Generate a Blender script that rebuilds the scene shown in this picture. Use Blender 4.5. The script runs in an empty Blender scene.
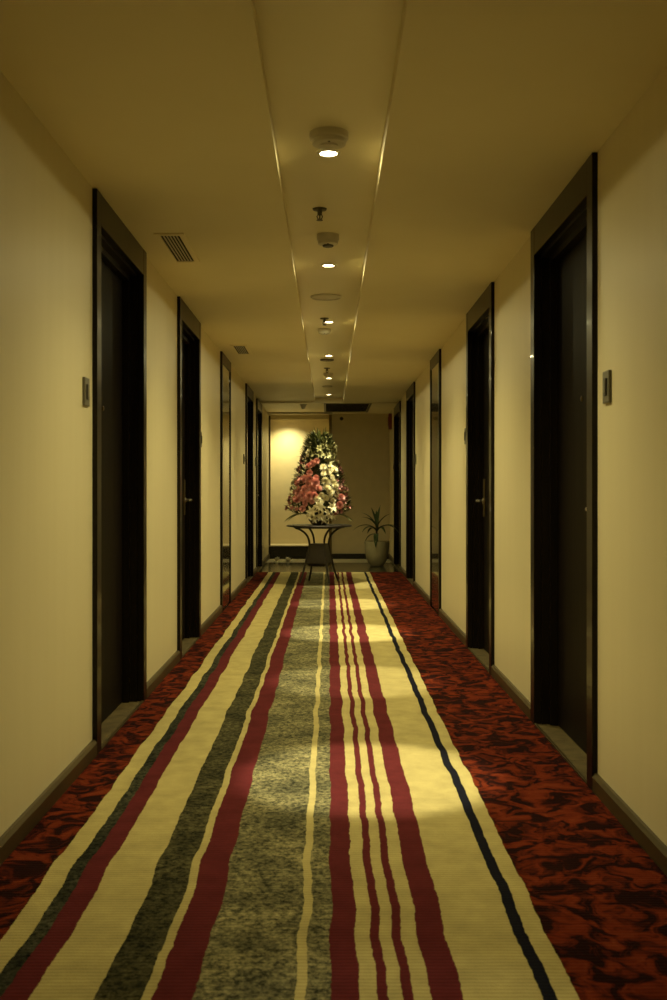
import bpy, bmesh, math, random
from mathutils import Vector, Matrix
random.seed(7)
PI = math.pi
scene = bpy.context.scene
C = scene.collection

# ------------------------------------------------------------------ helpers
def node_mat(name, col=(.5,.5,.5), rough=.5, metal=0.0, spec=.5, coat=0.0, emit=None, estr=0.0):
    m = bpy.data.materials.new(name); m.use_nodes = True
    b = m.node_tree.nodes['Principled BSDF']
    b.inputs['Base Color'].default_value = (*col, 1)
    b.inputs['Roughness'].default_value = rough
    b.inputs['Metallic'].default_value = metal
    b.inputs['Specular IOR Level'].default_value = spec
    b.inputs['Coat Weight'].default_value = coat
    b.inputs['Coat Roughness'].default_value = .04
    if emit:
        b.inputs['Emission Color'].default_value = (*emit, 1)
        b.inputs['Emission Strength'].default_value = estr
    return m

def N(nt, t, **kw):
    n = nt.nodes.new(t)
    for k, v in kw.items(): setattr(n, k, v)
    return n

def vary(m, c1, c2, scale=(5,5,5), detail=4, lo=.35, hi=.65, bump=0.0, bscale=200, rough=None):
    """mix two colours by noise in object space, optional fine bump"""
    nt = m.node_tree; b = nt.nodes['Principled BSDF']
    tc = N(nt, 'ShaderNodeTexCoord'); mp = N(nt, 'ShaderNodeMapping')
    mp.inputs['Scale'].default_value = scale
    nt.links.new(tc.outputs['Object'], mp.inputs['Vector'])
    no = N(nt, 'ShaderNodeTexNoise'); no.inputs['Scale'].default_value = 1; no.inputs['Detail'].default_value = detail
    nt.links.new(mp.outputs[0], no.inputs['Vector'])
    r = N(nt, 'ShaderNodeValToRGB')
    r.color_ramp.elements[0].position = lo; r.color_ramp.elements[0].color = (*c1, 1)
    r.color_ramp.elements[1].position = hi; r.color_ramp.elements[1].color = (*c2, 1)
    nt.links.new(no.outputs['Fac'], r.inputs[0]); nt.links.new(r.outputs[0], b.inputs['Base Color'])
    if bump:
        n2 = N(nt, 'ShaderNodeTexNoise'); n2.inputs['Scale'].default_value = bscale
        nt.links.new(tc.outputs['Object'], n2.inputs['Vector'])
        bp = N(nt, 'ShaderNodeBump'); bp.inputs['Strength'].default_value = bump; bp.inputs['Distance'].default_value = .002
        nt.links.new(n2.outputs['Fac'], bp.inputs['Height']); nt.links.new(bp.outputs[0], b.inputs['Normal'])
    return m

class MB:
    def __init__(s): s.b = bmesh.new()
    def box(s, x0, x1, y0, y1, z0, z1, bev=0.0):
        x0, x1 = min(x0, x1), max(x0, x1)
        vs = [s.b.verts.new((x, y, z)) for z in (z0, z1) for y in (y0, y1) for x in (x0, x1)]
        fs = []
        for q in ((0,2,3,1),(4,5,7,6),(0,1,5,4),(2,6,7,3),(0,4,6,2),(1,3,7,5)):
            fs.append(s.b.faces.new([vs[i] for i in q]))
        if bev:
            es = list({e for f in fs for e in f.edges})
            bmesh.ops.bevel(s.b, geom=es, offset=bev, segments=2, affect='EDGES', profile=.6)
        return s
    def prism(s, pts, z0, z1):
        lo = [s.b.verts.new((x, y, z0)) for x, y in pts]; hi = [s.b.verts.new((x, y, z1)) for x, y in pts]
        n = len(pts)
        for i in range(n): s.b.faces.new((lo[i], lo[(i+1) % n], hi[(i+1) % n], hi[i]))
        s.b.faces.new(hi); s.b.faces.new(lo[::-1])
        return s
    def lathe(s, prof, c=(0,0,0), n=24, axis='z', sx=1, sy=1):
        """prof list of (r, h); closes ends at r=0"""
        rings = []
        def P(r, h, a):
            u, v = r*math.cos(a)*sx, r*math.sin(a)*sy
            if axis == 'z': p = (u, v, h)
            elif axis == 'x': p = (h, u, v)
            else: p = (u, h, v)
            return (p[0]+c[0], p[1]+c[1], p[2]+c[2])
        for r, h in prof:
            if r < 1e-6: rings.append([s.b.verts.new(P(0, h, 0))])
            else: rings.append([s.b.verts.new(P(r, h, 2*PI*k/n)) for k in range(n)])
        for a, b in zip(rings, rings[1:]):
            for k in range(n):
                k2 = (k+1) % n
                if len(a) == 1 and len(b) == 1: continue
                if len(a) == 1: s.b.faces.new((a[0], b[k2], b[k]))
                elif len(b) == 1: s.b.faces.new((a[k], a[k2], b[0]))
                else: s.b.faces.new((a[k], a[k2], b[k2], b[k]))
        return s
    def tube(s, pts, r, n=8):
        pts = [Vector(p) for p in pts]; rings = []
        rr = r if isinstance(r, (list, tuple)) else [r]*len(pts)
        ref = None
        for i, p in enumerate(pts):
            d = (pts[min(i+1, len(pts)-1)] - pts[max(i-1, 0)]).normalized()
            if ref is None: ref = d.orthogonal().normalized()
            ref = (ref - d*ref.dot(d)).normalized(); w = d.cross(ref)
            rings.append([s.b.verts.new(p + (ref*math.cos(2*PI*k/n) + w*math.sin(2*PI*k/n))*rr[i]) for k in range(n)])
        for a, b in zip(rings, rings[1:]):
            for k in range(n): s.b.faces.new((a[k], a[(k+1) % n], b[(k+1) % n], b[k]))
        s.b.faces.new(rings[0][::-1]); s.b.faces.new(rings[-1])
        return s
    def leaf(s, p, d, L, w, up=(0,0,1), droop=0.0, seg=5, cup=.25, tip=0.0, prof=None):
        """curved leaf or petal blade from p along d, folded along the midrib, closed double surface"""
        p = Vector(p); d = Vector(d).normalized(); up = Vector(up)
        side = d.cross(up)
        if side.length < 1e-3: side = d.orthogonal()
        side.normalize()
        rows = []; pos = p.copy()
        for i in range(seg+1):
            t = i/seg
            wd = w*(prof(t) if prof else math.sin(PI*(0.06+.94*t)**.8)**.8 if t < 1 else 0.02)
            wd = max(wd, w*.04) if not isinstance(wd, complex) else w*.04
            nrm = side.cross(d).normalized()
            rows.append((s.b.verts.new(pos - side*wd*.5 + nrm*cup*wd), s.b.verts.new(pos), s.b.verts.new(pos + side*wd*.5 + nrm*cup*wd)))
            pos = pos + d*(L/seg)
            d = (d + Vector((0,0,-1))*droop/seg + nrm*tip/seg).normalized()
        for a, b in zip(rows, rows[1:]):
            s.b.faces.new((a[0], a[1], b[1], b[0])); s.b.faces.new((a[1], a[2], b[2], b[1]))
        return s
    def solid(s, th):
        bmesh.ops.solidify(s.b, geom=s.b.faces[:], thickness=th); return s
    def build(s, name, mat, parent=None, smooth=False, loc=None, recalc=True):
        if recalc: bmesh.ops.recalc_face_normals(s.b, faces=s.b.faces)
        me = bpy.data.meshes.new(name); s.b.to_mesh(me); s.b.free()
        me.materials.append(mat)
        if smooth:
            for p in me.polygons: p.use_smooth = True
            try: me.set_sharp_from_angle(angle=math.radians(40))
            except Exception: pass
        o = bpy.data.objects.new(name, me); C.objects.link(o)
        if parent: o.parent = parent
        if loc: o.location = loc
        return o

def tag(o, label=None, cat=None, group=None, kind=None):
    if label: o['label'] = label
    if cat: o['category'] = cat
    if group: o['group'] = group
    if kind: o['kind'] = kind
    return o
def empty(name, loc=(0,0,0)):
    o = bpy.data.objects.new(name, None); C.objects.link(o); o.location = loc; o.empty_display_size = .1
    return o
def copy_tree(o, loc):
    r = o.copy(); C.objects.link(r); r.location = loc
    for ch in list(o.children):
        c = ch.copy(); C.objects.link(c); c.parent = r
        for g in list(ch.children):
            d = g.copy(); C.objects.link(d); d.parent = c
    return r

# ------------------------------------------------------------------ materials
WALL = vary(node_mat('wall_paint', rough=.42, spec=.45), (.70,.61,.37), (.715,.625,.385), scale=(14,14,.8), bump=.08, bscale=350)
FARWALL = vary(node_mat('end_wall_paint', rough=.5), (.66,.57,.36), (.70,.60,.38), scale=(8,8,8), bump=.08, bscale=300)
CEIL = vary(node_mat('ceiling_paint', rough=.55, spec=.4), (.83,.73,.45), (.85,.75,.47), scale=(3,3,3))
STRIP = vary(node_mat('strip_gloss_paint', rough=.28, spec=.5), (.80,.71,.45), (.82,.73,.47), scale=(3,3,3))
LACQ = vary(node_mat('dark_lacquer', rough=.3, spec=.10, coat=.14), (.008,.0055,.0035), (.013,.009,.005), scale=(25,25,1.5))
LEAF = vary(node_mat('door_veneer', rough=.5, spec=.05), (.006,.004,.0025), (.012,.008,.005), scale=(1,40,1.2))
FLUSH = vary(node_mat('polished_veneer', rough=.13, spec=.9, coat=.9), (.030,.020,.010), (.045,.030,.015), scale=(1,40,1.2))
BASEB = vary(node_mat('baseboard_wood', rough=.4), (.045,.030,.010), (.07,.048,.017), scale=(20,2,20))
TILE = vary(node_mat('threshold_stone', rough=.6, spec=.2), (.065,.045,.016), (.11,.08,.03), scale=(14,14,14))
METAL = node_mat('satin_steel', (.62,.58,.48), .28, 1.0)
BRASS = node_mat('aged_brass', (.20,.15,.07), .38, 1.0)
DULL = node_mat('dark_bronze', (.10,.085,.05), .4, .6)
WPLAST = node_mat('white_plastic', (.62,.57,.44), .4)
GPLAST = node_mat('grey_plastic', (.13,.115,.075), .4)
DPLAST = node_mat('dark_plastic', (.035,.03,.022), .4)
IRON = vary(node_mat('wrought_iron', rough=.42, spec=.5), (.018,.013,.009), (.03,.022,.014), scale=(60,60,60), bump=.3, bscale=90)
PLINTH = vary(node_mat('black_granite', rough=.22), (.012,.011,.008), (.03,.027,.018), scale=(60,60,60))
VOID = node_mat('duct_interior', (.015,.013,.009), .8)
REDB = node_mat('dark_red_enamel', (.19,.022,.010), .35)

# far floor: polished stone with pale bands
def floor_mat():
    m = node_mat('polished_stone_floor', rough=.16, spec=.6); nt = m.node_tree; b = nt.nodes['Principled BSDF']
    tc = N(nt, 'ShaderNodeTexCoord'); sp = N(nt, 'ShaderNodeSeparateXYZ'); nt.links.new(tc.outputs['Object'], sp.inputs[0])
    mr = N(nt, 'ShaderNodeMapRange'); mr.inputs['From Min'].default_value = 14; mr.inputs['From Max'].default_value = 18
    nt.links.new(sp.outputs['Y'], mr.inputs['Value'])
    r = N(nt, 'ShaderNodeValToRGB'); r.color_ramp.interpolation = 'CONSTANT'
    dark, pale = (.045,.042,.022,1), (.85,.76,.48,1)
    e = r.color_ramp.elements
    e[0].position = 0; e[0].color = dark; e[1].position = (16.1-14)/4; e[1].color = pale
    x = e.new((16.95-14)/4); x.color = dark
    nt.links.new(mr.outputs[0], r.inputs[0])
    no = N(nt, 'ShaderNodeTexNoise'); no.inputs['Scale'].default_value = 12; no.inputs['Detail'].default_value = 6
    nt.links.new(tc.outputs['Object'], no.inputs['Vector'])
    mx = N(nt, 'ShaderNodeMix', data_type='RGBA', blend_type='MULTIPLY'); mx.inputs['Factor'].default_value = .6
    nt.links.new(r.outputs[0], mx.inputs['A']); nt.links.new(no.outputs['Color'], mx.inputs['B'])
    nt.links.new(mx.outputs['Result'], b.inputs['Base Color'])
    return m
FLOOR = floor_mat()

# carpet -----------------------------------------------------------
def carpet_mat():
    m = node_mat('striped_carpet', rough=.95, spec=.03); nt = m.node_tree; L = nt.links.new
    b = nt.nodes['Principled BSDF']
    
    tc = N(nt, 'ShaderNodeTexCoord'); sp = N(nt, 'ShaderNodeSeparateXYZ'); L(tc.outputs['Object'], sp.inputs[0])
    # hand-woven wobble of the stripe edges
    mp = N(nt, 'ShaderNodeMapping'); mp.inputs['Scale'].default_value = (.8, 3.0, 1); L(tc.outputs['Object'], mp.inputs[0])
    wn = N(nt, 'ShaderNodeTexNoise'); wn.inputs['Scale'].default_value = 1; wn.inputs['Detail'].default_value = 2.5
    L(mp.outputs[0], wn.inputs['Vector'])
    def math_(op, a, c=None, v=None, v0=None):
        n = N(nt, 'ShaderNodeMath', operation=op)
        if a is not None: L(a, n.inputs[0])
        elif v0 is not None: n.inputs[0].default_value = v0
        if c is not None: L(c, n.inputs[1])
        elif v is not None: n.inputs[1].default_value = v
        return n.outputs[0]
    w = math_('SUBTRACT', wn.outputs['Fac'], v=.40); w = math_('MULTIPLY', w, v=.036)
    fn = N(nt, 'ShaderNodeTexNoise'); fn.inputs['Scale'].default_value = 45; fn.inputs['Detail'].default_value = 2; L(tc.outputs['Object'], fn.inputs['Vector'])
    w2 = math_('SUBTRACT', fn.outputs['Fac'], v=.5); w2 = math_('MULTIPLY', w2, v=.008)
    x = math_('ADD', sp.outputs['X'], w); x = math_('ADD', x, w2)
    u = math_('ADD', x, v=1.0); u = math_('MULTIPLY', u, v=.5)
    cream = (.41,.335,.135); mar = (.095,.016,.017); grey = (.155,.138,.076); olv = (.058,.052,.027); nav = (.009,.009,.014); red = (.125,.018,.006); dg = (.036,.036,.024)
    S = [(-1,red),(-.812,cream),(-.748,dg),(-.708,mar),(-.646,cream),(-.503,olv),(-.402,cream),(-.378,mar),(-.296,grey),(-.073,cream),
         (-.052,grey),(.006,mar),(.070,cream),(.106,mar),(.130,cream),(.163,mar),(.185,cream),(.222,mar),(.293,cream),(.468,nav),(.500,cream),(.543,red)]
    def ramp(vals):
        r = N(nt, 'ShaderNodeValToRGB'); r.color_ramp.interpolation = 'CONSTANT'; e = r.color_ramp.elements
        for i, (p, c) in enumerate(vals):
            q = (p+1)/2
            if i < 2: e[i].position = q; el = e[i]
            else: el = e.new(q)
            el.color = (*c, 1)
        L(u, r.inputs[0]); return r.outputs[0]
    base = ramp(S)
    isg = ramp([(p, (1,)*3 if c in (grey, olv, dg) else (0,)*3) for p, c in S])
    isr = ramp([(p, (1,)*3 if c is red else (0,)*3) for p, c in S])
    def mix(f, a, c, bt='MIX', fv=None):
        n = N(nt, 'ShaderNodeMix', data_type='RGBA', blend_type=bt)
        if f is not None: L(f, n.inputs['Factor'])
        else: n.inputs['Factor'].default_value = fv
        for s_, v in (('A', a), ('B', c)):
            if isinstance(v, tuple): n.inputs[s_].default_value = (*v, 1)
            else: L(v, n.inputs[s_])
        return n.outputs['Result']
    # mottled weave of the grey stripes
    mn = N(nt, 'ShaderNodeTexNoise'); mn.inputs['Scale'].default_value = 55; mn.inputs['Detail'].default_value = 7; mn.inputs['Roughness'].default_value = .8
    L(tc.outputs['Object'], mn.inputs['Vector'])
    mr = N(nt, 'ShaderNodeValToRGB'); mr.color_ramp.elements[0].position = .40; mr.color_ramp.elements[0].color = (.16,.19,.20,1)
    mr.color_ramp.elements[1].position = .64; mr.color_ramp.elements[1].color = (1.9,1.85,1.7,1); L(mn.outputs['Fac'], mr.inputs[0])
    bgn = N(nt, 'ShaderNodeTexNoise'); bgn.inputs['Scale'].default_value = 5; bgn.inputs['Detail'].default_value = 4; bgn.inputs['Roughness'].default_value = .6
    L(tc.outputs['Object'], bgn.inputs['Vector'])
    bgr = N(nt, 'ShaderNodeValToRGB'); bgr.color_ramp.elements[0].position = .35; bgr.color_ramp.elements[0].color = (.60,.62,.62,1)
    bgr.color_ramp.elements[1].position = .65; bgr.color_ramp.elements[1].color = (1.4,1.38,1.3,1); L(bgn.outputs['Fac'], bgr.inputs[0])
    mottled = mix(None, mix(None, base, mr.outputs[0], 'MULTIPLY', 1.0), bgr.outputs[0], 'MULTIPLY', 1.0)
    col = mix(isg, base, mottled)
    # scroll pattern of the red borders
    dn = N(nt, 'ShaderNodeTexNoise'); dn.inputs['Scale'].default_value = 6; dn.inputs['Detail'].default_value = 2; L(tc.outputs['Object'], dn.inputs['Vector'])
    ad = N(nt, 'ShaderNodeVectorMath', operation='MULTIPLY_ADD'); L(dn.outputs['Color'], ad.inputs[0]); ad.inputs[1].default_value = (.25,.25,0); L(tc.outputs['Object'], ad.inputs[2])
    pn = N(nt, 'ShaderNodeTexNoise'); pn.inputs['Scale'].default_value = 13; pn.inputs['Detail'].default_value = 3.5; pn.inputs['Roughness'].default_value = .6; pn.inputs['Distortion'].default_value = .7
    L(ad.outputs[0], pn.inputs['Vector'])
    pr = N(nt, 'ShaderNodeValToRGB'); e = pr.color_ramp.elements
    e[0].position = .44; e[0].color = (.13,.24,.55,1); e[1].position = .57; e[1].color = (1,1,1,1)
    x3 = e.new(.70); x3.color = (1.25,1.6,1.6,1)
    L(pn.outputs['Fac'], pr.inputs[0])
    col = mix(isr, col, mix(None, base, pr.outputs[0], 'MULTIPLY', 1.0))
    # ribs and pile
    wv = N(nt, 'ShaderNodeTexWave', bands_direction='Y'); wv.inputs['Scale'].default_value = 19; wv.inputs['Distortion'].default_value = 1.2; wv.inputs['Detail'].default_value = 2
    L(tc.outputs['Object'], wv.inputs['Vector'])
    rr = N(nt, 'ShaderNodeMapRange'); rr.inputs['To Min'].default_value = .84; rr.inputs['To Max'].default_value = 1.08; L(wv.outputs['Fac'], rr.inputs['Value'])
    pl = N(nt, 'ShaderNodeTexNoise'); pl.inputs['Scale'].default_value = 9; pl.inputs['Detail'].default_value = 7; pl.inputs['Roughness'].default_value = .65; L(tc.outputs['Object'], pl.inputs['Vector'])
    r2 = N(nt, 'ShaderNodeMapRange'); r2.inputs['From Min'].default_value = .3; r2.inputs['From Max'].default_value = .7; r2.inputs['To Min'].default_value = .8; r2.inputs['To Max'].default_value = 1.15; L(pl.outputs['Fac'], r2.inputs['Value'])
    mm = math_('MULTIPLY', rr.outputs[0], r2.outputs[0])
    cb = N(nt, 'ShaderNodeCombineColor'); [L(mm, cb.inputs[i]) for i in range(3)]
    col = mix(None, col, cb.outputs[0], 'MULTIPLY', 1.0)
    L(col, b.inputs['Base Color'])
    bn = N(nt, 'ShaderNodeTexNoise'); bn.inputs['Scale'].default_value = 160; bn.inputs['Detail'].default_value = 2; L(tc.outputs['Object'], bn.inputs['Vector'])
    h = math_('MULTIPLY', wv.outputs['Fac'], v=.5); h = math_('ADD', h, bn.outputs['Fac'])
    bp = N(nt, 'ShaderNodeBump'); bp.inputs['Strength'].default_value = .5; bp.inputs['Distance'].default_value = .004; L(h, bp.inputs['Height']); L(bp.outputs[0], b.inputs['Normal'])
    return m
CARPET = carpet_mat()

# ------------------------------------------------------------------ dimensions
W, H, BK = .985, 2.36, -3.5            # half width, ceiling height, end behind the camera
FR = .965                              # face of casings, baseboards
LEAFX = 1.07
FAR, NICHE = 17.15, 17.65
HS = {-1: 2.372, 1: 2.355}              # the two ceiling halves
SZ = 2.415                             # top of the ceiling trough
# doors: side, near y, far y, flush?, handle end, label
DOORS = [
 (-1, 4.37, 5.56, False, 'near', 'dark recessed door on the left wall, nearest the camera'),
 (-1, 6.81, 7.92, False, 'far', 'dark recessed door, second from the camera on the left wall, steel lever visible'),
 (-1, 9.50, 10.36, True, 'none', 'narrow polished flush door in the middle of the left wall'),
 (-1, 12.35, 13.45, False, 'near', 'dark recessed door, fourth from the camera on the left wall'),
 (-1, 14.17, 15.2, False, 'far', 'dark recessed door at the far end of the left wall'),
 (1, 3.85, 5.03, False, 'near', 'dark recessed door on the right wall, nearest the camera, with broad polished frame'),
 (1, 6.25, 7.40, False, 'far', 'dark recessed door, second from the camera on the right wall, steel lever visible'),
 (1, 9.21, 10.05, True, 'none', 'narrow polished flush door in the middle of the right wall'),
 (1, 11.99, 13.17, False, 'near', 'dark recessed door, fourth from the camera on the right wall'),
 (1, 14.37, 15.68, False, 'near', 'dark recessed door at the far end of the right wall beside the potted plant'),
]
MW, HW = .085, .135                     # casing member width, header depth

# ------------------------------------------------------------------ setting
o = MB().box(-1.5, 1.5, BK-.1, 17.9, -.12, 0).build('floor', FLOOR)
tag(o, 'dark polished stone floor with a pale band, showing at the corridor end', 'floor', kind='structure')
for s, nm in ((-1, 'left'), (1, 'right')):
    pts = [(s*W, BK)]
    for (sd, a, b_, fl, hd, lb) in DOORS:
        if sd != s: continue
        a2, b2 = a+.02, b_-.02; d = s*(1.12 if not fl else 1.02)
        pts += [(s*W, a2), (d, a2), (d, b2), (s*W, b2)]
    pts += [(s*W, FAR if s > 0 else 17.8), (s*1.3, FAR if s > 0 else 17.8), (s*1.3, BK)]
    o = MB().prism(pts, 0, SZ+.05).build('wall_'+nm, WALL)
    tag(o, 'cream painted %s wall of the corridor with door recesses' % nm, 'wall', kind='structure')
o = MB().box(-1.3, 1.3, BK-.1, BK, 0, SZ+.05).build('wall_back', WALL)
tag(o, 'plain wall closing the corridor behind the camera', 'wall', kind='structure')
mb = MB(); mb.box(.04, 1.3, FAR, 17.9, 0, SZ); 
o = mb.build('wall_end', FARWALL); tag(o, 'unlit beige end wall right of the bright niche, behind the potted plant', 'wall', kind='structure')
mb = MB(); mb.box(-1.3, .04, NICHE, 17.9, 0, SZ)
o = mb.build('wall_niche', FARWALL); tag(o, 'brightly lit cream back wall of the niche at the corridor end', 'wall', kind='structure')
# ceiling with long trough
mb = MB()
mb.box(-1.3, -.2, BK, 14.9, HS[-1], SZ+.1); mb.box(.2, 1.3, BK, 14.9, HS[1], SZ+.1)
mb.box(-1.3, -.05, 14.9, 17.9, H, SZ+.1); mb.box(.59, 1.3, 14.9, 17.9, H, SZ+.1); mb.box(-.05, .59, 14.9, 15.05, H, SZ+.1); mb.box(-.05, .59, 16.9, 17.9, H, SZ+.1)
o = mb.build('ceiling', CEIL); tag(o, 'cream plaster ceiling of the corridor', 'ceiling', kind='structure')
o = MB().box(-.2, .2, BK, 14.9, SZ, SZ+.1).build('ceiling_trough', STRIP)
tag(o, 'glossy raised strip running down the middle of the ceiling', 'ceiling', kind='structure')
o = MB().box(-W, W, 14.9, 14.96, H-.012, H).build('trim_1', CEIL); tag(o, 'thin plaster ridge across the ceiling before the end lobby', 'trim', kind='structure')
# niche surround
mb = MB(); mb.box(-W, .04, FAR-.0, FAR+.06, 2.262, H); 
o = mb.build('trim_2', FARWALL); tag(o, 'plaster header above the lit niche', 'trim', kind='structure')
o = MB().box(-W, .05, 16.78, 16.82, 2.322, 2.36, .006).build('trim_3', METAL); tag(o, 'bright metal rail across the top of the lit niche', 'trim', kind='structure')
o = MB().box(.0, .045, FAR-.03, FAR, 0.0, 2.355, .005).build('trim_4', BRASS); tag(o, 'narrow upright edge strip at the right side of the lit niche', 'trim', kind='structure')
mb = MB(); mb.box(-W, -W+.03, FAR-.02, FAR+.02, .2, 2.325, .004)
o = mb.build('trim_5', DULL); tag(o, 'dark upright edge strip at the left side of the lit niche', 'trim', kind='structure')
mb = MB(); mb.box(-W, 0.0, FAR, NICHE, 0, .195); o = mb.build('plinth', PLINTH)
tag(o, 'low black stone plinth under the lit niche', 'plinth', kind='structure')
o = MB().box(-W, 0.0, FAR-.02, NICHE, .195, .212, .003).build('ledge', FARWALL); tag(o, 'pale ledge on top of the black plinth under the lit niche', 'ledge', kind='structure')
# baseboards
for s, nm in ((-1, 'left'), (1, 'right')):
    ys = [BK]
    for (sd, a, b_, *_r) in DOORS:
        if sd == s: ys += [a, b_]
    ys.append(FAR)
    mb = MB()
    for a, b_ in zip(ys[::2], ys[1::2]):
        p = [(FR, 0), (W, 0), (W, .075), (FR+.009, .075), (FR, .062)]
        lo = [mb.b.verts.new((s*x, a+.001, z)) for x, z in p]; hi = [mb.b.verts.new((s*x, b_-.001, z)) for x, z in p]
        for i in range(5): mb.b.faces.new((lo[i], lo[(i+1) % 5], hi[(i+1) % 5], hi[i]))
        mb.b.faces.new(lo); mb.b.faces.new(hi)
    o = mb.build('baseboard_'+nm, BASEB); tag(o, 'dark wooden baseboard along the %s wall' % nm, 'baseboard', kind='structure')
o = MB().box(.047, W-.02, FAR-.02, FAR, 0, .075, .003).build('baseboard_end', PLINTH); tag(o, 'black baseboard of the unlit end wall', 'baseboard', kind='structure')

# carpet
o = MB().box(-.964, .964, BK+.01, 14.1, .0, .012).build('hallway_carpet', CARPET)
tag(o, 'long wall-to-wall carpet with cream, maroon, grey and navy stripes and red borders', 'carpet')

# ------------------------------------------------------------------ doors
def build_door(i, s, a, b_, flush, hend, label):
    root = empty('door_%d' % i, (s*W, (a+b_)/2, 0)); tag(root, label, 'door', kind='structure')
    cx, cy = root.location.x, root.location.y
    L_ = lambda mb: mb
    def part(mb, name, mat, par=root, **k):
        bmesh.ops.translate(mb.b, verts=mb.b.verts, vec=(-cx, -cy, 0)); return mb.build(name, mat, par, **k)
    H = HS[s]-.001 if b_ < 14.9 else HS[s]-.02
    mw = MW if not flush else .05; hw = HW if not flush else .10
    # casing: two uprights and a header, one mesh
    mb = MB()
    back = s*1.09 if not flush else s*1.0
    mb.box(s*FR, s*1.0, a, a+mw, 0, H-.001, .003); mb.box(s*FR, s*1.0, b_-mw, b_, 0, H-.001, .003)
    mb.box(s*(FR+.001), s*1.0, a+mw, b_-mw, H-hw, H-.001, .003)
    part(mb, 'door_frame', LACQ)
    if not flush:
        st = mw+.04
        mb = MB(); lx = LEAFX-.001
        mb.box(s*1.0, s*lx, a+.03, a+mw+.012, .0, H-hw, 0); mb.box(s*1.0, s*lx, b_-mw-.012, b_-.03, 0, H-hw, 0)
        mb.box(s*1.035, s*lx, a+mw+.012, a+st, 0, H-hw-.012); mb.box(s*1.035, s*lx, b_-st, b_-mw-.012, 0, H-hw-.012)
        mb.box(s*1.0, s*lx, a+.03, b_-.03, H-hw-.012, H-hw+.03); mb.box(s*1.035, s*lx, a+st, b_-st, H-hw-.04, H-hw-.012)
        part(mb, 'door_jamb', LACQ)
        mb = MB(); mb.box(s*LEAFX, s*(LEAFX+.04), a+mw+.006, b_-mw-.006, .016, H-hw-.005, .002)
        leaf = part(mb, 'door_leaf', LEAF)
        mb = MB(); n = 3
        x0, x1 = s*(FR+.012), s*(LEAFX+.045); w_ = (b_-a-2*mw)/n
        for k in range(n): mb.box(x0, x1, a+mw+k*w_+.001, a+mw+(k+1)*w_-.001, .0, .013)
        part(mb, 'threshold', TILE)
        part(MB().box(s*FR, s*(FR+.012), a+mw+.001, b_-mw-.001, 0, .017, .002), 'threshold_strip', BRASS)
        fx = LEAFX; y0, y1 = a+mw+.02, b_-mw-.02
    else:
        mb = MB(); mb.box(s*(FR+.008), s*1.0, a+mw+.002, b_-mw-.002, .016, H-hw-.003, .002)
        leaf = part(mb, 'door_leaf', FLUSH)
        fx = FR+.008; y0, y1 = a+mw, b_-mw
    if hend != 'none':
        dr = 1 if hend == 'near' else -1
        hy = (y0 if hend == 'near' else y1) + dr*.085
        mb = MB(); mb.box(s*fx, s*(fx-.01), hy-.028, hy+.028, .93, 1.19, .004); pl = part(mb, 'lock_plate', BRASS, leaf)
        pl['label'] = 'long brass lock plate'
        mb = MB()
        mb.lathe([(0,0),(.02,0),(.02,.006),(.011,.009),(.009,.045),(0,.045)], (0,0,0), 14, 'x')
        if s > 0: bmesh.ops.scale(mb.b, vec=(-1,1,1), verts=mb.b.verts)
        bmesh.ops.translate(mb.b, verts=mb.b.verts, vec=(s*(fx-.01), hy, 1.04))
        k = s*(fx-.01-.043)
        mb.tube([(k, hy-dr*.004, 1.04), (k-s*.004, hy+dr*.02, 1.04), (k, hy+dr*.07, 1.04), (k+s*.004, hy+dr*.115, 1.038)], [.011,.010,.009,.008], 10)
        h = part(mb, 'door_handle', METAL, leaf, smooth=True); h['label'] = 'steel lever handle'
        if not flush:
            mb = MB(); yc = (a+b_)/2
            mb.lathe([(0,0),(.012,0),(.012,.004),(.007,.006),(0,.006)], (0,0,0), 12, 'x')
            if s > 0: bmesh.ops.scale(mb.b, vec=(-1,1,1), verts=mb.b.verts)
            bmesh.ops.translate(mb.b, verts=mb.b.verts, vec=(s*fx, yc, 1.5))
            part(mb, 'peephole', BRASS, leaf, smooth=True)
    return root
for i, d in enumerate(DOORS): build_door(i+1, *d)

# ------------------------------------------------------------------ doorbell panels
def bell(s, y, z, label):
    root = empty('doorbell_panel', (s*W, y, z)); tag(root, label, 'doorbell panel', 'doorbell panels on the corridor walls')
    mb = MB(); mb.box(s*.001, -s*.011, -.042, .042, -.057, .057, .004); mb.build('panel_plate', GPLAST, root)
    mb = MB(); mb.box(-s*.011, -s*.016, -.020, .014, -.032, .030, .002); mb.build('push_button', DPLAST, root)
    mb = MB(); mb.box(-s*.016, -s*.0175, -.015, .009, -.022, .022, .0006); mb.build('button_face', GPLAST, root)
    return root
for s, y, z, lb in [
 (-1, 4.235, 1.51, 'grey doorbell panel on the left wall, just before the nearest door'),
 (-1, 8.02, 1.50, 'small doorbell panel on the left wall, just past the second door'),
 (-1, 12.09, 1.47, 'small doorbell panel on the left wall, just before the fourth door'),
 (-1, 14.05, 1.49, 'tiny doorbell panel on the left wall, just before the farthest door'),
 (1, 3.70, 1.477, 'grey doorbell panel on the right wall, nearest the camera'),
 (1, 7.52, 1.50, 'small doorbell panel on the right wall, just past the second door'),
 (1, 11.88, 1.46, 'small doorbell panel on the right wall, just before the fourth door'),
 (1, 15.85, 1.46, 'tiny doorbell panel on the right wall, past the farthest door')]:
    bell(s, y, z, lb)

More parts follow.
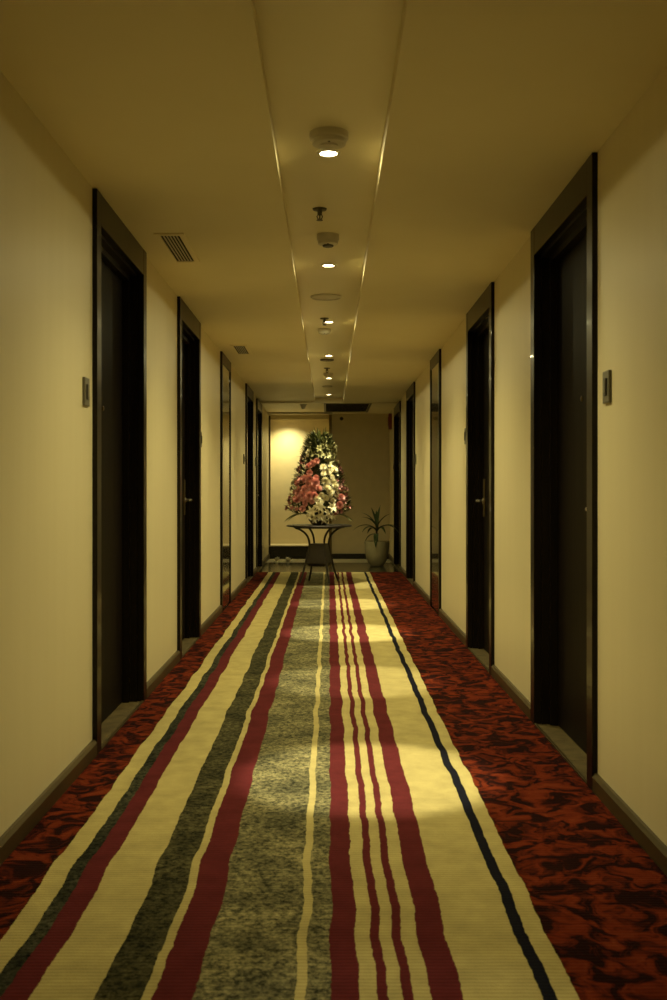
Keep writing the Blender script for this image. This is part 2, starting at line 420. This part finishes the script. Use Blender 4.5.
# ------------------------------------------------------------------ ceiling air grilles
def grille(y0, y1, label):
    yc = (y0+y1)/2; L2 = (y1-y0)/2
    root = empty('ceiling_vent', (-.785, yc, HS[-1])); tag(root, label, 'air vent', 'slatted air vents in the left of the ceiling')
    mb = MB(); a, b_ = .048, .075
    mb.box(-b_, b_, -L2-.03, -L2, -.007, 0); mb.box(-b_, b_, L2, L2+.03, -.007, 0)
    mb.box(-b_, -a, -L2, L2, -.007, 0); mb.box(a, b_, -L2, L2, -.007, 0)
    mb.build('vent_frame', CEIL, root)
    MB().box(-a, a, -L2, L2, -.0015, 0).build('vent_duct', VOID, root)
    for k in range(5):
        x = -a + (k+1)*2*a/6
        MB().box(x-.0025, x+.0025, -L2, L2, -.0065, -.0015).build('vent_slat', WPLAST, root)
grille(5.17, 5.76, 'slatted air vent in the ceiling by the nearest left door')
grille(9.13, 9.68, 'slatted air vent in the ceiling above the narrow left door')
# dark return grille in the lobby ceiling
root = empty('return_grille', (.27, 15.88, H)); tag(root, 'large dark return air grille in the lobby ceiling', 'air grille')
mb = MB(); mb.box(-.32, .32, -.8, .85, .09, .10); mb.build('grille_duct', VOID, root)
mb = MB()
for k in range(16): 
    y = -.78 + k*.105; mb.box(-.315, .315, y, y+.012, .0, .03)
mb.build('grille_bars', DPLAST, root)
mb = MB(); mb.box(-.345, .345, -.83, -.80, -.01, 0); mb.box(-.345, -.32, -.8, .85, -.01, 0); mb.box(.32, .345, -.8, .85, -.01, 0)
mb.build('grille_rim', DULL, root)

# ------------------------------------------------------------------ downlights
WARM = (1.0, .90, .455)
LENS = node_mat('lamp_lens', (.9,.85,.7), .3, emit=(1.0,.86,.55), estr=26)
KY = (SZ-1.114)/1.336
LY = [y*KY for y in (2.07, 4.156, 6.235, 8.33, 10.42, 12.52, 14.66)]
LP = [.18, .95, 1.08, 1.1, 1.1, .8, .55]; BP = [.1, 1.2, .7, 1.4, 1.1, .6, .3]
LB = ['recessed round ceiling lamp out of frame above the camera', 'lit round ceiling lamp nearest the camera, just past the large smoke detector',
 'lit round ceiling lamp, second along the strip, beyond the dark-bottomed detector', 'lit round ceiling lamp, third along the strip beside a tiny sprinkler',
 'lit round ceiling lamp, fourth along the strip before a dark disc', 'lit round ceiling lamp, fifth along the strip', 'lit round ceiling lamp at the far end of the strip']
AREA, WIDE, SPOT = 5.0, 116.0, 290.0
for y, p, bp_, lb in zip(LY, LP, BP, LB):
    root = empty('ceiling_lamp', (-.002, y, SZ)); tag(root, lb, 'ceiling lamp', 'round downlights along the ceiling strip')
    mb = MB(); mb.lathe([(.033,-.001),(.034,-.006),(.045,-.004),(.047,0),(.033,0),(.033,-.001)], n=28); mb.build('lamp_ring', WPLAST, root, smooth=True)
    mb = MB(); mb.lathe([(0,-.0045),(.02,-.0035),(.0325,-.0005),(.0325,0),(0,0)], n=28); mb.build('lamp_lens', LENS, root, smooth=True)
    ld = bpy.data.lights.new('lamp_glow', 'AREA'); ld.shape = 'DISK'; ld.size = .06; ld.energy = AREA*p; ld.color = WARM
    lo = bpy.data.objects.new('lamp_glow', ld); C.objects.link(lo); lo.parent = root; lo.location = (0, 0, -.009)
    sd = bpy.data.lights.new('lamp_beam', 'SPOT'); sd.spot_size = math.radians(27); sd.spot_blend = .45; sd.energy = SPOT*bp_; sd.color = (1.0, .93, .60); sd.shadow_soft_size = .03
    so = bpy.data.objects.new('lamp_beam', sd); C.objects.link(so); so.parent = root; so.location = (0, 0, -.012); so.rotation_euler = (0, math.radians(-3.5), 0)
    sd = bpy.data.lights.new('lamp_flood', 'SPOT'); sd.spot_size = math.radians(130); sd.spot_blend = 1; sd.energy = WIDE*p; sd.color = WARM; sd.shadow_soft_size = .03
    so = bpy.data.objects.new('lamp_flood', sd); C.objects.link(so); so.parent = root; so.location = (0, 0, -.012)
# niche wall washer
root = empty('niche_lamp', (-.68, FAR+.12, H)); tag(root, 'small spotlight hidden above the lit niche, washing its wall', 'lamp')
mb = MB(); mb.lathe([(0,-.05),(.03,-.05),(.036,-.046),(.036,.001),(0,.001)], n=20); mb.build('lamp_housing', DULL, root, smooth=True)
mb = MB(); mb.lathe([(0,-.054),(.028,-.053),(.028,-.050),(0,-.050)], n=20); mb.build('lamp_lens', LENS, root, smooth=True)
ld = bpy.data.lights.new('lamp_beam', 'SPOT'); ld.spot_size = math.radians(120); ld.spot_blend = 1; ld.energy = 82; ld.color = WARM; ld.shadow_soft_size = .03
lo = bpy.data.objects.new('lamp_beam', ld); C.objects.link(lo); lo.parent = root; lo.location = (0, .0, -.062); lo.rotation_euler = (math.radians(14), 0, 0)

# ------------------------------------------------------------------ detectors, sprinklers, speaker
def detector(x, y, d, h, label, dark=False, grp='round smoke detectors on the ceiling strip'):
    root = empty('smoke_detector', (x, y*KY, SZ)); tag(root, label, 'smoke detector', grp); r = d/2
    mb = MB(); mb.lathe([(0,0),(r,0),(r,-.42*h),(r*.95,-.5*h),(r*.8,-.52*h),(0,-.52*h)], n=28); mb.build('detector_base', WPLAST, root, smooth=True)
    mb = MB(); mb.lathe([(0,-.52*h),(r*.92,-.52*h),(r*.86,-.8*h),(r*.70,-.88*h),(0,-.88*h)], n=28); mb.build('detector_body', WPLAST, root, smooth=True)
    mb = MB(); mb.lathe([(0,-.88*h),(r*.5,-.88*h),(r*.46,-h),(0,-h)], n=20); mb.build('detector_cap', DPLAST if dark else WPLAST, root, smooth=True)
    MB().box(-.004, .004, -r*.72, -r*.66, -.87*h-.003, -.86*h).build('indicator_light', DPLAST, root)
detector(0, 3.93, .142, .052, 'large smoke detector on the ceiling strip, nearest the camera')
detector(-.005, 5.50, .115, .06, 'smoke detector with a dark underside between the first and second lit lamps', True)
detector(-.037, 8.72, .108, .045, 'small smoke detector just past the third lit ceiling lamp')
detector(-.008, 12.0, .11, .045, 'small smoke detector just before the fifth lit ceiling lamp')
def sprinkler(x, y, label, sc=1.0):
    root = empty('sprinkler', (x, y*KY, SZ)); tag(root, label, 'sprinkler', 'small sprinklers on the ceiling strip')
    mb = MB(); mb.lathe([(0,0),(.034,0),(.031,-.006),(.012,-.010),(0,-.010)], n=20); mb.build('sprinkler_flange', DULL, root, smooth=True)
    mb = MB(); mb.lathe([(0,-.008),(.011,-.010),(.011,-.026),(.007,-.03),(0,-.03)], n=12)
    mb.tube([(-.008,0,-.026),(-.013,0,-.036),(-.006,0,-.05)], .0025, 6); mb.tube([(.008,0,-.026),(.013,0,-.036),(.006,0,-.05)], .0025, 6)
    mb.tube([(0,0,-.028),(0,0,-.05)], .0035, 8)
    mb.build('sprinkler_body', DULL, root, smooth=True)
    mb = MB(); mb.lathe([(0,-.049),(.006,-.049),(.015,-.052),(.015,-.0535),(0,-.0535)], n=14); mb.build('deflector', DULL, root, smooth=True)
sprinkler(-.043, 4.99, 'dark sprinkler between the nearest ceiling lamp and the dark-bottomed detector')
sprinkler(-.035, 8.17, 'tiny dark sprinkler just before the third lit ceiling lamp')
sprinkler(-.02, 11.5, 'tiny dark sprinkler between the fourth and fifth lit ceiling lamps')
def disc(y, d, mat, label):
    root = empty('ceiling_speaker', (-.02, y*KY, SZ)); tag(root, label, 'ceiling speaker', 'flat discs on the ceiling strip'); r = d/2
    mb = MB(); mb.lathe([(r*.86,0),(r,0),(r,-.006),(r*.93,-.011),(r*.86,-.009),(r*.86,0)], n=36); mb.build('speaker_rim', mat, root, smooth=True)
    mb = MB(); mb.lathe([(0,-.009),(r*.5,-.008),(r*.86,-.006),(r*.86,0),(0,0)], n=36); mb.build('speaker_grille', mat, root, smooth=True)
disc(7.25, .21, WPLAST, 'flat white round speaker on the strip between the second and third lamps')
disc(10.76, .14, DULL, 'flat dark round disc on the strip just past the fourth lamp')
disc(13.5, .13, WPLAST, 'flat pale round disc on the strip between the fifth lamp and the last')
root = empty('lobby_spotlight', (-.375, 15.3, H)); tag(root, 'small pale cone shaped fixture on the lobby ceiling left of the strip', 'spotlight')
mb = MB(); mb.lathe([(0,0),(.055,0),(.05,-.012),(0,-.012)], n=22); mb.build('fixture_base', WPLAST, root, smooth=True)
mb = MB(); mb.lathe([(0,-.012),(.042,-.012),(.03,-.05),(.014,-.07),(0,-.072)], n=22); mb.build('fixture_cone', WPLAST, root, smooth=True)
root = empty('wall_sensor', (.205, FAR, 2.28)); tag(root, 'tiny black sensor high on the unlit end wall', 'sensor')
mb = MB(); mb.lathe([(0,0),(.03,0),(.03,-.01),(0,-.01)], n=18, axis='y'); mb.build('sensor_base', DPLAST, root, smooth=True)
mb = MB(); mb.lathe([(0,-.01),(.024,-.01),(.018,-.028),(0,-.036)], n=18, axis='y'); mb.build('sensor_dome', DPLAST, root, smooth=True)
root = empty('alarm_box', (W, 16.5, 2.19)); tag(root, 'dark red alarm box high on the right wall at the corridor end', 'alarm box')
MB().box(-.05, .001, -.09, .09, -.12, .12, .006).build('box_case', REDB, root)
MB().box(-.058, -.05, -.06, .06, -.07, .07, .004).build('box_sounder', REDB, root)

# ------------------------------------------------------------------ console table
TY = 12.5; TX = -.118; TZ = .700
tb = empty('round_table', (TX, TY, .0125)); tag(tb, 'round wrought iron table with curved legs, standing on the carpet under the flowers', 'table')
mb = MB(); mb.lathe([(0,.0),(.372,.0),(.388,.004),(.392,.011),(.388,.018),(.37,.022),(0,.022)], (0,0,TZ-.012-.022), 56)
mb.build('tabletop', IRON, tb, smooth=True)
mb = MB(); ring = [(.30*math.cos(a), .30*math.sin(a), TZ-.012-.030) for a in [2*PI*k/40 for k in range(41)]]
mb.tube(ring, .008, 8); mb.build('rim_ring', IRON, tb, smooth=True)
ang0 = math.radians(-62)
for k in range(4):
    a = ang0 + k*PI/2
    prof = [(.31,.652),(.265,.640),(.205,.605),(.160,.560),(.135,.505),(.128,.45),(.135,.42),(.165,.30),(.205,.15),(.26,-.0)]
    pts = []
    # smooth through the control points
    for i in range(len(prof)-1):
        for t in (0, .5):
            p0 = prof[max(i-1,0)]; p1 = prof[i]; p2 = prof[i+1]; p3 = prof[min(i+2, len(prof)-1)]
            q = [.5*((2*p1[j]) + (-p0[j]+p2[j])*t + (2*p0[j]-5*p1[j]+4*p2[j]-p3[j])*t*t + (-p0[j]+3*p1[j]-3*p2[j]+p3[j])*t**3) for j in (0, 1)]
            pts.append(q)
    pts.append(prof[-1])
    mb = MB(); mb.tube([(r*math.cos(a), r*math.sin(a), max(z, .008)) for r, z in pts], .0125, 10)
    mb.build('leg', IRON, tb, smooth=True)
# dark panelled skirt round the waist
mb = MB(); NSK = 4
def sk(r, z, off): return [mb.b.verts.new((r*math.cos(ang0+k*PI/2+o_)*f_, r*math.sin(ang0+k*PI/2+o_)*f_, z)) for k in range(4) for o_, f_ in ((0,1),(PI/8,.80),(PI/4,.74),(3*PI/8,.80))]
rings = [sk(.125,.465,0), sk(.133,.42,0), sk(.165,.30,0), sk(.178,.235,0), sk(.14,.20,0)]
for A, B in zip(rings, rings[1:]):
    for k in range(16): mb.b.faces.new((A[k], A[(k+1) % 16], B[(k+1) % 16], B[k]))
mb.b.faces.new(rings[0]); mb.b.faces.new(rings[-1][::-1])
mb.build('waist_skirt', IRON, tb)

# ------------------------------------------------------------------ flower arrangement
def petmat(n, c1, c2, r=.6): return vary(node_mat(n, rough=r, spec=.3), c1, c2, scale=(25,25,25), lo=.3, hi=.7)
PINK = petmat('pink_petals', (.66,.27,.26), (.84,.46,.42)); WHITE = petmat('white_petals', (.80,.74,.52), (.90,.85,.66))
GWHITE = petmat('greenish_petals', (.23,.22,.10), (.36,.34,.18)); MAUVE = petmat('mauve_petals', (.36,.13,.13), (.55,.28,.25))
GREEN = petmat('dark_leaves', (.022,.030,.010), (.075,.085,.030), .45); PALEG = petmat('pale_leaves', (.22,.24,.10), (.34,.36,.17), .45)
STAM = node_mat('stamens', (.35,.20,.04), .6)
fa = empty('flower_arrangement', (TX, TY, TZ+.003)); tag(fa, 'tall cone shaped arrangement of pink, white and green flowers on the iron table', 'flowers')
mb = MB(); mb.lathe([(0,0),(.085,0),(.09,.004),(.12,.05),(.135,.11),(.128,.115),(.11,.10),(0,.09)], n=32)
mb.build('bowl', DULL, fa, smooth=True)
def halfw(z):   # silhouette half width over height above the tabletop
    T = [(.02,.10),(.08,.17),(.13,.34),(.18,.395),(.30,.36),(.45,.325),(.62,.275),(.74,.21),(.85,.185),(.95,.15),(1.04,.09),(1.12,.02)]
    for (a, b_), (c, d) in zip(T, T[1:]):
        if a <= z <= c: return b_ + (d-b_)*(z-a)/(c-a)
    return .02 if z > 1.1 else .08
def surf(z, a, k=1.0):
    h = halfw(z)*k; return Vector((h*math.cos(a), h*math.sin(a)*.78, z))
def nrm(z, a): return Vector((math.cos(a), math.sin(a)*1.2, .35)).normalized()
# inner stems core
mb = MB()
mb.lathe([(0,.05),(.09,.08),(.22,.16),(.24,.3),(.2,.5),(.15,.75),(.09,.95),(.02,1.04),(0,1.05)], n=20, sy=.78)
for v in mb.b.verts: v.co += Vector([random.uniform(-.015,.015) for _ in range(3)])
mb.build('stem_core', GREEN, fa)
mb = MB()
for i in range(1500):
    z = random.uniform(.10, 1.06)**1.0; a = random.uniform(0, 2*PI)
    if random.random() < .55: a = random.choice((0, PI)) + random.gauss(0, .55)
    p = surf(z, a, random.uniform(.62, .93)); n = nrm(z, a)
    d = n + Vector((random.uniform(-.6,.6), random.uniform(-.6,.6), random.uniform(-.2,.9)))
    mb.leaf(p, d, random.uniform(.05,.10), random.uniform(.014,.028), droop=random.uniform(-.2,.6), seg=3)
for i in range(70):   # pointed tips at the crown
    a = random.uniform(0, 2*PI); z = random.uniform(.9, 1.05)
    mb.leaf(surf(z, a, .7), Vector((math.cos(a)*.25-.05, math.sin(a)*.25, 1)), random.uniform(.07,.14), .013, droop=.1, seg=3)
fo = mb.build('foliage', GREEN, fa, recalc=False)
mb = MB()
for i in range(90):
    a = random.uniform(0, 2*PI); z = random.uniform(.80, 1.05)
    mb.leaf(surf(z, a, .9), nrm(z, a)+Vector((-.2,0,random.uniform(.3,1.4))), random.uniform(.06,.12), .02, droop=.2, seg=3)
for a0 in (200, 188, 214, 330, 345, 175, 10):   # drooping sprays at the base
    a = math.radians(a0)
    mb.leaf((.14*math.cos(a), .12*math.sin(a), .12), (math.cos(a), math.sin(a)*.6, .15), .30, .05, droop=1.1, seg=7)
mb.build('pale_foliage', PALEG, fa, recalc=False)
# bloom prototypes (meshes centred at the base, facing +Z)
def carnation():
    mb = MB()
    for ring_, n, el in ((0,4,80),(1,7,58),(2,9,34),(3,10,12)):
        for k in range(n):
            a = 2*PI*(k+.5*ring_)/n; e = math.radians(el + random.uniform(-8,8))
            mb.leaf((0,0,.004), (math.cos(a)*math.cos(e), math.sin(a)*math.cos(e), math.sin(e)), .034+.002*ring_, .026, seg=3, cup=.2, tip=random.uniform(-.3,.5), prof=lambda t: .25+.85*t if t < .99 else .7)
    mb.lathe([(0,-.02),(.007,-.015),(.009,.004),(0,.006)], n=8)
    return mb
def mum():
    mb = MB()
    for ring_, n, el in ((0,6,70),(1,10,45),(2,13,22),(3,14,3)):
        for k in range(n):
            a = 2*PI*(k+.5*ring_)/n; e = math.radians(el + random.uniform(-5,5))
            mb.leaf((0,0,.004), (math.cos(a)*math.cos(e), math.sin(a)*math.cos(e), math.sin(e)), .026+.005*ring_, .013, seg=3, cup=.3, tip=.5)
    return mb
def lily(L=.075):
    mb = MB()
    for k in range(6):
        a = 2*PI*k/6; e = math.radians(52 if k % 2 else 44)
        mb.leaf((0,0,-.01), (math.cos(a)*math.cos(e), math.sin(a)*math.cos(e), math.sin(e)), L, .036 if k % 2 else .026, seg=5, cup=.25, tip=-1.5)
    return mb
def small():
    mb = MB()
    for k in range(5):
        a = 2*PI*k/5; e = math.radians(38)
        mb.leaf((0,0,0), (math.cos(a)*math.cos(e), math.sin(a)*math.cos(e), math.sin(e)), .026, .017, seg=3, cup=.2, tip=-.6)
    return mb
protos = {}
def bloom(kind, p, n, sc=1.0):
    if kind not in protos:
        f, mat = {'pink_carnation': (carnation, PINK), 'white_chrysanthemum': (mum, WHITE), 'white_lily': (lily, WHITE), 'green_orchid': (lily, GWHITE), 'mauve_bloom': (small, MAUVE), 'white_filler_bloom': (small, WHITE)}[kind]
        o = f().build(kind, mat, fa, smooth=True, recalc=False); protos[kind] = o
        if kind == 'pink_carnation': pass
    else:
        o = protos[kind].copy(); C.objects.link(o); o.parent = fa
    q = Vector(n).to_track_quat('Z', 'Y')
    o.rotation_mode = 'QUATERNION'; o.rotation_quaternion = q; o.location = p; o.scale = (sc,)*3
    return o
PXM = 12.28/1050
def px(x, y, lift=.0):   # a point on the front of the arrangement, from sizes measured on the photograph
    X = (x-329)*PXM - TX; Z = 1.114 - (y-490)*PXM - TZ
    h = halfw(Z)*.93
    if Z > .07: X = max(-h*1.04, min(h*1.04, X))
    u = max(-1, min(1, X/max(h, .05)))
    Y = -math.sqrt(max(0, 1-u*u))*h*.78 - lift
    return Vector((X, Y, Z)), Vector((u*.8, -1, .25)).normalized()
def scatter(kind, pts, sc=1.0, lift=.01):
    for x, y in pts:
        p, n = px(x+random.uniform(-1.6,1.6), y+random.uniform(-1.6,1.6), lift*random.uniform(.2,2.5)); n = (n + Vector([random.uniform(-.5,.5) for _ in range(3)])).normalized()
        bloom(kind, p, n, sc*random.uniform(.8,1.25))
scatter('pink_carnation', [(309,472),(315,477),(303,483),(310,485),(317,483),(300,489),(306,491),(313,491),(318,490),(302,496),(309,497),(315,497),(306,503),(312,502),(299,484),(313,463),(318,461),(298,502),(302,508),(296,497),(308,478),(341,498),(339,506),(306,480),(311,468),(305,500),(299,494),(312,488)], 1.25)
scatter('white_chrysanthemum', [(323,474),(330,476),(325,482),(333,482),(320,487),(327,488),(334,489),(322,494),(330,495),(336,496),(326,500),(333,502),(322,503),(329,466),(322,467),(335,470),(318,500),(328,483),(331,491),(325,497),(336,487),(327,471)], 1.2)
scatter('white_lily', [(313,512),(320,515),(327,511),(332,515),(316,519),(324,520),(331,509),(318,507),(311,517),(350,519),(322,508),(327,517)], 1.0, .03)
scatter('green_orchid', [(327,440),(332,444),(336,449),(328,450),(324,456),(333,457),(338,445),(330,462),(335,463),(315,456),(319,455),(325,445),(330,455),(336,453),(320,448),(332,459)], .85)
scatter('mauve_bloom', [(random.uniform(293,303), random.uniform(462,482)) for _ in range(12)] + [(random.uniform(285,299), random.uniform(488,512)) for _ in range(16)]
        + [(random.uniform(337,345), random.uniform(462,490)) for _ in range(16)] + [(random.uniform(336,349), random.uniform(488,514)) for _ in range(26)], 1.15)
scatter('white_filler_bloom', [(random.uniform(303,312), random.uniform(450,470)) for _ in range(12)] + [(random.uniform(285,300), random.uniform(470,515)) for _ in range(14)] + [(random.uniform(338,349), random.uniform(470,515)) for _ in range(12)], .8)
# the back and sides of the bouquet
for i in range(26):
    z = random.uniform(.18, .9); a = random.uniform(.15, PI-.15); bloom(random.choice(['pink_carnation', 'white_chrysanthemum']), surf(z, a), nrm(z, a))

# ------------------------------------------------------------------ potted plant
POT = vary(node_mat('pale_glazed_pot', rough=.35), (.42,.36,.19), (.50,.43,.23), scale=(10,10,10)); SOIL = node_mat('potting_soil', (.03,.02,.012), .95)
PLEAF = petmat('palm_leaves', (.030,.042,.014), (.06,.08,.028), .35); TRUNK = node_mat('plant_stem', (.09,.065,.03), .7)
pp = empty('potted_plant', (.70, 15.35, 0)); tag(pp, 'young palm in a pale round pot at the right of the corridor end', 'potted plant')
mb = MB(); mb.lathe([(0,0),(.085,0),(.10,.01),(.150,.10),(.172,.20),(.180,.32),(.184,.355),(.184,.368),(.170,.368),(.165,.33),(0,.32)], n=40); mb.build('pot', POT, pp, smooth=True)
mb = MB(); mb.lathe([(0,.322),(.166,.322),(.166,.338),(.08,.345),(0,.345)], n=24); mb.build('soil', SOIL, pp)
mb = MB(); mb.tube([(0,0,.33),(.004,0,.42),(-.004,0,.50),(.0,0,.56)], [.018,.016,.014,.010], 8); mb.build('stem', TRUNK, pp, smooth=True)
for (a0, el, L, dr, z, w) in [(178,38,.40,1.7,.53,.06),(168,66,.34,1.3,.55,.06),(90,70,.32,.9,.54,.06),(35,80,.34,.25,.56,.07),(8,40,.36,1.4,.52,.06),(-20,45,.42,2.3,.52,.06),
        (215,50,.32,2.2,.50,.06),(262,22,.32,3.2,.46,.07),(140,75,.32,.6,.56,.06),(-60,50,.28,2.4,.50,.06),(195,15,.26,2.4,.46,.05),(60,45,.3,2,.5,.06),(120,40,.3,2,.5,.06),(200,60,.30,1.4,.56,.055),(-10,65,.30,1.2,.56,.055)]:
    a = math.radians(a0); e = math.radians(el)
    mb = MB(); mb.leaf((0,0,z), (math.cos(a)*math.cos(e), math.sin(a)*math.cos(e), math.sin(e)), L, w, droop=dr, seg=9, cup=.22); mb.build('leaf', PLEAF, pp, smooth=True, recalc=False)

# ------------------------------------------------------------------ fallen blossoms on the stone floor
for x, y, lb in ((-.80, 16.15, 'white fallen blossom on the dark stone floor, left of its twin'), (-.625, 16.0, 'white fallen blossom on the dark stone floor, nearer the table')):
    mb = MB()
    for k in range(9):
        a = 2*PI*k/9; e = math.radians(random.uniform(15, 70))
        mb.leaf((0,0,.016), (math.cos(a)*math.cos(e), math.sin(a)*math.cos(e), math.sin(e)), .085, .055, seg=3, cup=.25)
    mb.lathe([(0,0),(.02,0),(.024,.012),(0,.02)], n=12)
    o = mb.build('fallen_blossom', WHITE, None, smooth=True, loc=(x, y, 0), recalc=False); tag(o, lb, 'flower', 'fallen blossoms on the stone floor')

# ------------------------------------------------------------------ world, camera, view
w = bpy.data.worlds.new('world'); scene.world = w; w.use_nodes = True
w.node_tree.nodes['Background'].inputs[0].default_value = (0,0,0,1); w.node_tree.nodes['Background'].inputs[1].default_value = 0
cd = bpy.data.cameras.new('camera'); cam = bpy.data.objects.new('camera', cd); C.objects.link(cam)
cam.location = (0, 0, 1.114); cam.rotation_euler = (PI/2, 0, 0)
cd.sensor_width = 36; cd.sensor_fit = 'AUTO'; cd.lens = 37.8; cd.shift_x = .0045; cd.shift_y = -.010; cd.clip_start = .05
cd.dof.use_dof = True; cd.dof.focus_distance = 9.0; cd.dof.aperture_fstop = 7.0
scene.camera = cam
scene.view_settings.view_transform = 'Standard'; scene.view_settings.look = 'None'
scene.view_settings.gamma = 1; scene.view_settings.use_curve_mapping = False
scene.view_settings.exposure = 0.0
